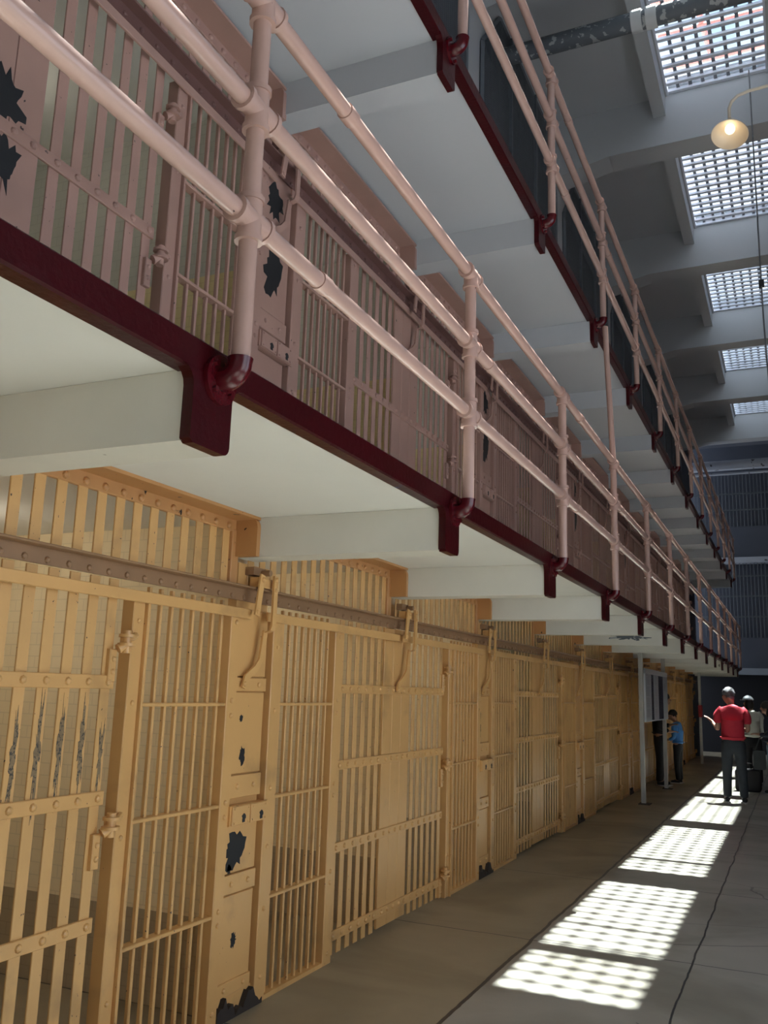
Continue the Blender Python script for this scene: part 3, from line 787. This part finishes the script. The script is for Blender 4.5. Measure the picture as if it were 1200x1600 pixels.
def hand(pts, edges, wi, w, d, up, side, sp=1.0):
    """five fingers from wrist index wi at w; d: direction of the fingers, up: back of the hand, side: thumb side"""
    d = Vector(d).normalized(); up = Vector(up); up = (up - d * up.dot(d)).normalized(); sd = d.cross(up) * side
    w = Vector(w)
    pts.append((*(w + d * 0.05), 0.024, 0.017)); pm = len(pts) - 1; edges.append((wi, pm))
    for k, (off, ln) in enumerate(((-0.027, 0.062), (-0.009, 0.078), (0.010, 0.084), (0.028, 0.074))):
        b = w + d * 0.085 + sd * off
        pts.append((*b, 0.010)); i0 = len(pts) - 1; edges.append((pm, i0))
        pts.append((*(b + d * ln * 0.5 - up * 0.006), 0.009)); edges.append((i0, i0 + 1))
        pts.append((*(b + d * ln - up * 0.026), 0.008)); edges.append((i0 + 1, i0 + 2))
    b = w + d * 0.03 + sd * 0.035
    pts.append((*b, 0.012)); i0 = len(pts) - 1; edges.append((pm, i0))
    pts.append((*(b + d * 0.035 + sd * 0.022 - up * 0.01), 0.010)); edges.append((i0, i0 + 1))
    pts.append((*(b + d * 0.062 + sd * 0.026 - up * 0.02), 0.008)); edges.append((i0 + 1, i0 + 2))

def person(label, loc, rz, h, top, legs, skin_m, hair_m, arms, feet, turn=0.0, hairstyle='short', nod=0.05, sleeve='short', wide=1.0, st=0.03):
    """arms: two lists [elbow, wrist, finger direction]; feet: two x offsets; turn: head yaw"""
    k = h / 1.72
    V = lambda x, y, z: (x * k, y * k, z * k)
    hx, hy = -math.sin(turn), math.cos(turn)       # direction of the face
    pts = []; ed = []
    def add(x, y, z, rx, ry=None, par=None):
        pts.append((x * k, y * k, z * k, rx * k, (ry or rx) * k)); i = len(pts) - 1
        if par is not None: ed.append((par, i))
        return i
    pel = add(0, 0, 0.93, 0.135 * wide, 0.10)
    sp = add(0, 0.005, 1.08, 0.12 * wide, 0.09, pel); ch = add(0, st * 0.4, 1.25, 0.120 * wide, 0.080, sp); nb = add(0, st * 0.8, 1.40, 0.062, 0.052, ch)
    nk = add(0, 0.025 + st, 1.47, 0.05, 0.052, nb)
    hb = add(hx * nod, 0.03 + st + hy * nod * 0.6, 1.525, 0.062, 0.07, nk)
    hc = add(hx * (nod + 0.01), 0.03 + st + hy * nod * 0.7, 1.595, 0.078, 0.092, hb)
    ht = add(hx * nod, 0.025 + st + hy * nod * 0.6, 1.668, 0.054, 0.062, hc)
    no = add(hx * (nod + 0.098), 0.03 + st + hy * (nod + 0.098), 1.57, 0.013, 0.016, hb)
    cn = add(hx * (nod + 0.07), 0.03 + st + hy * (nod + 0.07), 1.50, 0.026, 0.022, hb)
    for s in (-1, 1):
        add(hx * nod + hy * s * 0.082, 0.03 + st - hx * s * 0.082 + hy * nod * 0.6, 1.585, 0.013, 0.022, hb)
    for s, A in zip((-1, 1), arms):
        sh = add(0.145 * s * wide, st * 0.4, 1.350, 0.056, 0.056, ch); so = add(0.185 * s * wide, st * 0.3, 1.30, 0.050, 0.050, sh)
        e, w, fd = A
        el = add(*e, 0.038, 0.038, so); wr = add(*w, 0.026, 0.024, el)
        wv = Vector(w) * k
        hand(pts, ed, wr, wv, fd, (0, 0, 1), -s)
    for s, fx in zip((-1, 1), feet):
        hp = add(0.09 * s, 0, 0.86, 0.095, 0.10, pel); kn = add(0.5 * (0.09 * s + fx), 0.02, 0.48, 0.06, 0.062, hp)
        an = add(fx, -0.02, 0.09, 0.038, 0.042, kn); add(fx * 1.05, 0.06, 0.035, 0.036, 0.030, an); add(fx * 1.12, 0.14, 0.03, 0.034, 0.024, len(pts) - 1)
    body = skin('person', pts, ed, skin_m, None, 0, 2)
    body.location = loc; body.rotation_euler = (0, 0, rz); tag(body, label, 'person')
    # top
    tp = []; te = []
    def a2(x, y, z, rx, ry, par=None):
        tp.append((x * k, y * k, z * k, rx * k, ry * k)); i = len(tp) - 1
        if par is not None: te.append((par, i))
        return i
    b0 = a2(0, 0, 1.10, 0.162 * wide, 0.128); b1 = a2(0, 0, 0.965, 0.165 * wide, 0.130, b0); b1b = a2(0, 0, 0.90, 0.166 * wide, 0.130, b1); b2 = a2(0, -0.01 - st * 0.2, 1.24, 0.178 * wide, 0.13, b0); b3 = a2(0, st * 0.38, 1.365, 0.135, 0.118, b2); b4 = a2(0, 0.012 + st, 1.44, 0.066, 0.068, b3)
    for s, A in zip((-1, 1), arms):
        i = a2(0.152 * s * wide, 0.01 + st * 0.4, 1.360, 0.084, 0.084, b2); j = a2(0.19 * s * wide, st * 0.3, 1.30, 0.074, 0.074, i)
        e = Vector(A[0]); q = Vector((0.188 * s * wide, 0, 1.30))
        if sleeve == 'short':
            mid = q + (e - q) * 0.62; a2(*mid, 0.060, 0.060, j)
        else:
            n = a2(*e, 0.056, 0.056, j); w = Vector(A[1]); mid = e + (w - e) * 0.92; a2(*mid, 0.040, 0.040, n)
    skin('shirt' if sleeve == 'short' else 'jacket', tp, te, top, body, 0, 2)
    # trousers
    lp = []; le = []
    def a3(x, y, z, rx, ry, par=None):
        lp.append((x * k, y * k, z * k, rx * k, ry * k)); i = len(lp) - 1
        if par is not None: le.append((par, i))
        return i
    r0 = a3(0, 0, 0.90, 0.150 * wide, 0.12); a3(0, 0, 0.985, 0.148 * wide, 0.112, r0)
    for s, fx in zip((-1, 1), feet):
        hp = a3(0.092 * s, -0.005, 0.80, 0.098, 0.105, r0); kn = a3(0.5 * (0.09 * s + fx), 0.012, 0.48, 0.076, 0.078, hp); lo = a3(fx * 0.98, -0.01, 0.14, 0.062, 0.066, kn); a3(fx * 0.99, -0.015, 0.065, 0.062, 0.066, lo)
    skin('trousers', lp, le, legs, body, 0, 2)
    for fx in feet:
        s = skin('shoe', [(fx * k, -0.055 * k, 0.052 * k, 0.042 * k, 0.045 * k), (fx * 1.05 * k, 0.06 * k, 0.045 * k, 0.047 * k, 0.036 * k), (fx * 1.14 * k, 0.165 * k, 0.04 * k, 0.042 * k, 0.028 * k)], [(0, 1), (1, 2)], 'shoe', body, 0, 2)
        sl = MB().prism([(fx * k + 0.05 * k * math.cos(t * PI / 8), 0.055 * k + 0.15 * k * math.sin(t * PI / 8)) for t in range(16)], 'z', 0.0, 0.018).build('sole', 'sole', s)
    hd = Vector(pts[hc][:3])
    back = Vector((-hx, -hy, 0))
    if hairstyle == 'short':
        hm = MB().ball(hd + back * 0.016 * k + Vector((0, 0, 0.022 * k)), 0.096 * k, 0.110 * k, 0.108 * k, 26, 12, -0.2, 0.07)
        hm.ball(hd + back * 0.05 * k + Vector((0, 0, -0.03 * k)), 0.07 * k, 0.055 * k, 0.06 * k, 16, 8, -1, 0.03)
        hm.build('hair', hair_m, body, True)
    elif hairstyle == 'cap':
        hm = MB().ball(hd + back * 0.03 * k + Vector((0, 0, -0.05 * k)), 0.085 * k, 0.09 * k, 0.13 * k, 18, 10, -1, 0.05); hm.build('hair', hair_m, body, True)
        cp = MB().ball(hd + Vector((0, 0, 0.03 * k)), 0.10 * k, 0.112 * k, 0.095 * k, 22, 9, 0.0)
        f = Vector((hx, hy, 0)); sd = Vector((hy, -hx, 0)); c0 = hd + Vector((0, 0, 0.03 * k))
        out = [c0 + sd * (0.085 * k * math.cos(t)) + f * (0.07 * k + 0.12 * k * math.sin(t)) for t in [PI * q / 10 for q in range(11)]]
        cp.prism([(p.x, p.y) for p in out], 'z', c0.z - 0.004, c0.z + 0.008)
        cp.build('cap', 'cap', body, True)
    else:
        hm = MB().ball(hd + back * 0.018 * k + Vector((0, 0, 0.012 * k)), 0.098 * k, 0.112 * k, 0.105 * k, 20, 10, -0.4, 0.03)
        hm.ball(hd + back * 0.06 * k + Vector((0, 0, -0.10 * k)), 0.085 * k, 0.06 * k, 0.15 * k, 16, 10, -1, 0.04)
        hm.build('hair', hair_m, body, True)
    return body

mL = [(-0.215, 0.03, 1.07), (-0.275, 0.19, 1.17), (-0.6, 0.25, 0.62)]
mR = [(0.215, -0.02, 1.06), (0.12, 0.20, 1.10), (-0.7, 0.6, 0.3)]
person('grey-haired man in a red polo shirt and dark jeans seen from behind, one hand raised', (1.575, 12.93, 0), 0.12, 1.70, 'shirt_red', 'jeans_dark', 'skin', 'hair_grey', (mL, mR), (-0.115, 0.125), 0.55, 'short', 0.06, st=0.13, wide=1.12)
dL = [(-0.20, -0.02, 1.06), (-0.17, 0.14, 0.90), (0.2, 0.8, -0.3)]
dR = [(0.20, -0.02, 1.06), (0.17, 0.14, 0.90), (-0.2, 0.8, -0.3)]
person('person in a faded cap and cream shirt walking beyond the man in red', (1.72, 15.9, 0), 0.25, 1.60, 'cloth_cream', 'cloth_black', 'skin_dark', 'hair_dark', (dL, dR), (-0.09, 0.10), 0.5, 'cap', 0.05, 'long', 0.95)
person('person in dark navy jacket and blue jeans at the picture edge beside the black bag', (2.09, 14.75, 0), 1.2, 1.52, 'cloth_navy', 'jeans_blue', 'skin', 'hair_dark', (
    [(-0.20, -0.02, 1.07), (-0.15, 0.20, 1.08), (0.3, 0.9, 0.1)], [(0.20, -0.02, 1.07), (0.13, 0.20, 1.08), (-0.3, 0.9, 0.1)]), (-0.09, 0.10), 0.1, 'long', 0.06, 'long')
person('person dressed in black reading in the shadow behind the information sign', (0.235, 14.9, 0), -1.57, 1.62, 'cloth_black', 'cloth_black', 'skin_dark', 'hair_dark', (
    [(-0.19, 0.02, 1.07), (-0.08, 0.20, 1.10), (0.5, 0.7, 0.2)], [(0.19, 0.02, 1.07), (0.08, 0.20, 0.98), (-0.5, 0.7, 0.1)]), (-0.09, 0.10), 0.1, 'long', 0.08, 'long')
person('short person in a bright blue jacket standing behind the sign post', (0.47, 15.55, 0), 1.4, 1.30, 'cloth_blue', 'cloth_black', 'skin', 'hair_dark', (
    [(-0.20, 0.02, 1.07), (-0.14, 0.18, 1.0), (0.3, 0.9, 0.1)], [(0.20, 0.02, 1.07), (0.14, 0.18, 1.0), (-0.3, 0.9, 0.1)]), (-0.09, 0.10), 0.1, 'short', 0.08, 'long')

bg = thing('travel_bag', 'large black soft bag with a pale cloth on top standing behind the man in red', 'bag', (1.66, 14.95, 0))
def rrect(x0, x1, z0, z1, r, n=5):
    pr = []
    for (cx, cz, a0) in ((x1 - r, z1 - r, 0), (x0 + r, z1 - r, 1), (x0 + r, z0 + r, 2), (x1 - r, z0 + r, 3)):
        for i in range(n + 1):
            t = (a0 + i / n) * PI / 2; pr.append((cx + r * math.cos(t), cz + r * math.sin(t)))
    return pr
bb = MB().prism([(z, x) for x, z in rrect(-0.20, 0.21, 0.0, 0.37, 0.055)], 'y', -0.12, 0.12).build('bag_body', 'cloth_black', bg)
bv = bb.modifiers.new('Bevel', 'BEVEL'); bv.width = 0.03; bv.segments = 3; bv.limit_method = 'ANGLE'; bv.angle_limit = math.radians(50)
MB().tube([(-0.10, -0.04, 0.36), (-0.08, -0.06, 0.46), (0.08, -0.06, 0.46), (0.10, -0.04, 0.36)], 0.012, 8).build('handle', 'cloth_black', bg, True)
MB().ball((-0.13, -0.02, 0.37), 0.055, 0.05, 0.06, 14, 8, -0.3, 0.1).build('cloth', 'pale_cloth', bg, True)
tb = thing('tote_bag', 'dark grey tote bag hanging beside the person in the navy jacket', 'bag', (1.87, 14.45, 0.40))
MB().prism([(z, x) for x, z in rrect(-0.09, 0.10, 0.0, 0.30, 0.03)], 'y', -0.05, 0.05).build('bag_body', 'tote', tb)
MB().tube([(-0.06, 0, 0.29), (0.02, 0, 0.50), (0.14, 0.06, 0.62)], 0.009, 8).build('strap', 'tote', tb, True)

# ------------------------------------------------------------------ light
sd = Vector((0.09, 0.325, 1.0)).normalized()
sun = bpy.data.lights.new('sun', 'SUN'); sun.energy = 68.0; sun.angle = math.radians(0.53); sun.color = (1.0, 0.96, 0.88)
so = bpy.data.objects.new('sun', sun); COL.objects.link(so); so.location = (4, 14, 20)
so.rotation_euler = sd.to_track_quat('Z', 'Y').to_euler()
w = bpy.data.worlds.new('sky'); SC.world = w; w.use_nodes = True
nt = w.node_tree; N = nt.nodes; L = nt.links
bgn = N['Background']
tc = N.new('ShaderNodeTexCoord'); nz = N.new('ShaderNodeTexNoise'); nz.inputs['Scale'].default_value = 5.0; nz.inputs['Detail'].default_value = 6
L.new(tc.outputs['Generated'], nz.inputs['Vector'])
rp = N.new('ShaderNodeValToRGB'); rp.color_ramp.elements[0].position = 0.40; rp.color_ramp.elements[1].position = 0.62
rp.color_ramp.elements[0].color = (0.55, 0.74, 1.0, 1); rp.color_ramp.elements[1].color = (1.0, 1.0, 1.0, 1)
L.new(nz.outputs['Fac'], rp.inputs['Fac']); L.new(rp.outputs['Color'], bgn.inputs['Color'])
bgn.inputs['Strength'].default_value = 2.25

# ------------------------------------------------------------------ camera
cam = bpy.data.cameras.new('camera'); co = bpy.data.objects.new('camera', cam); COL.objects.link(co)
r = Vector((0.90983402, 0.41377651, 0.03148104)); u = Vector((0.05282071, -0.1907225, 0.98022186)); f = Vector((-0.41159692, 0.89017635, 0.19538178))
co.matrix_world = Matrix(((r.x, u.x, -f.x, 2.47512735), (r.y, u.y, -f.y, -1.877678), (r.z, u.z, -f.z, 1.50796434), (0, 0, 0, 1)))
cam.sensor_fit = 'VERTICAL'; cam.sensor_height = 32.0; cam.lens = 32.0 * 1385.88 / 1600
cam.clip_start = 0.05; cam.clip_end = 200
SC.camera = co
SC.view_settings.view_transform = 'Standard'; SC.view_settings.look = 'None'; SC.view_settings.gamma = 1; SC.view_settings.use_curve_mapping = False
SC.view_settings.exposure = 0.52
SC.cycles.use_denoising = True
SC.cycles.max_bounces = 10; SC.cycles.diffuse_bounces = 6; SC.cycles.transparent_max_bounces = 16
SC.cycles.sample_clamp_indirect = 6.0
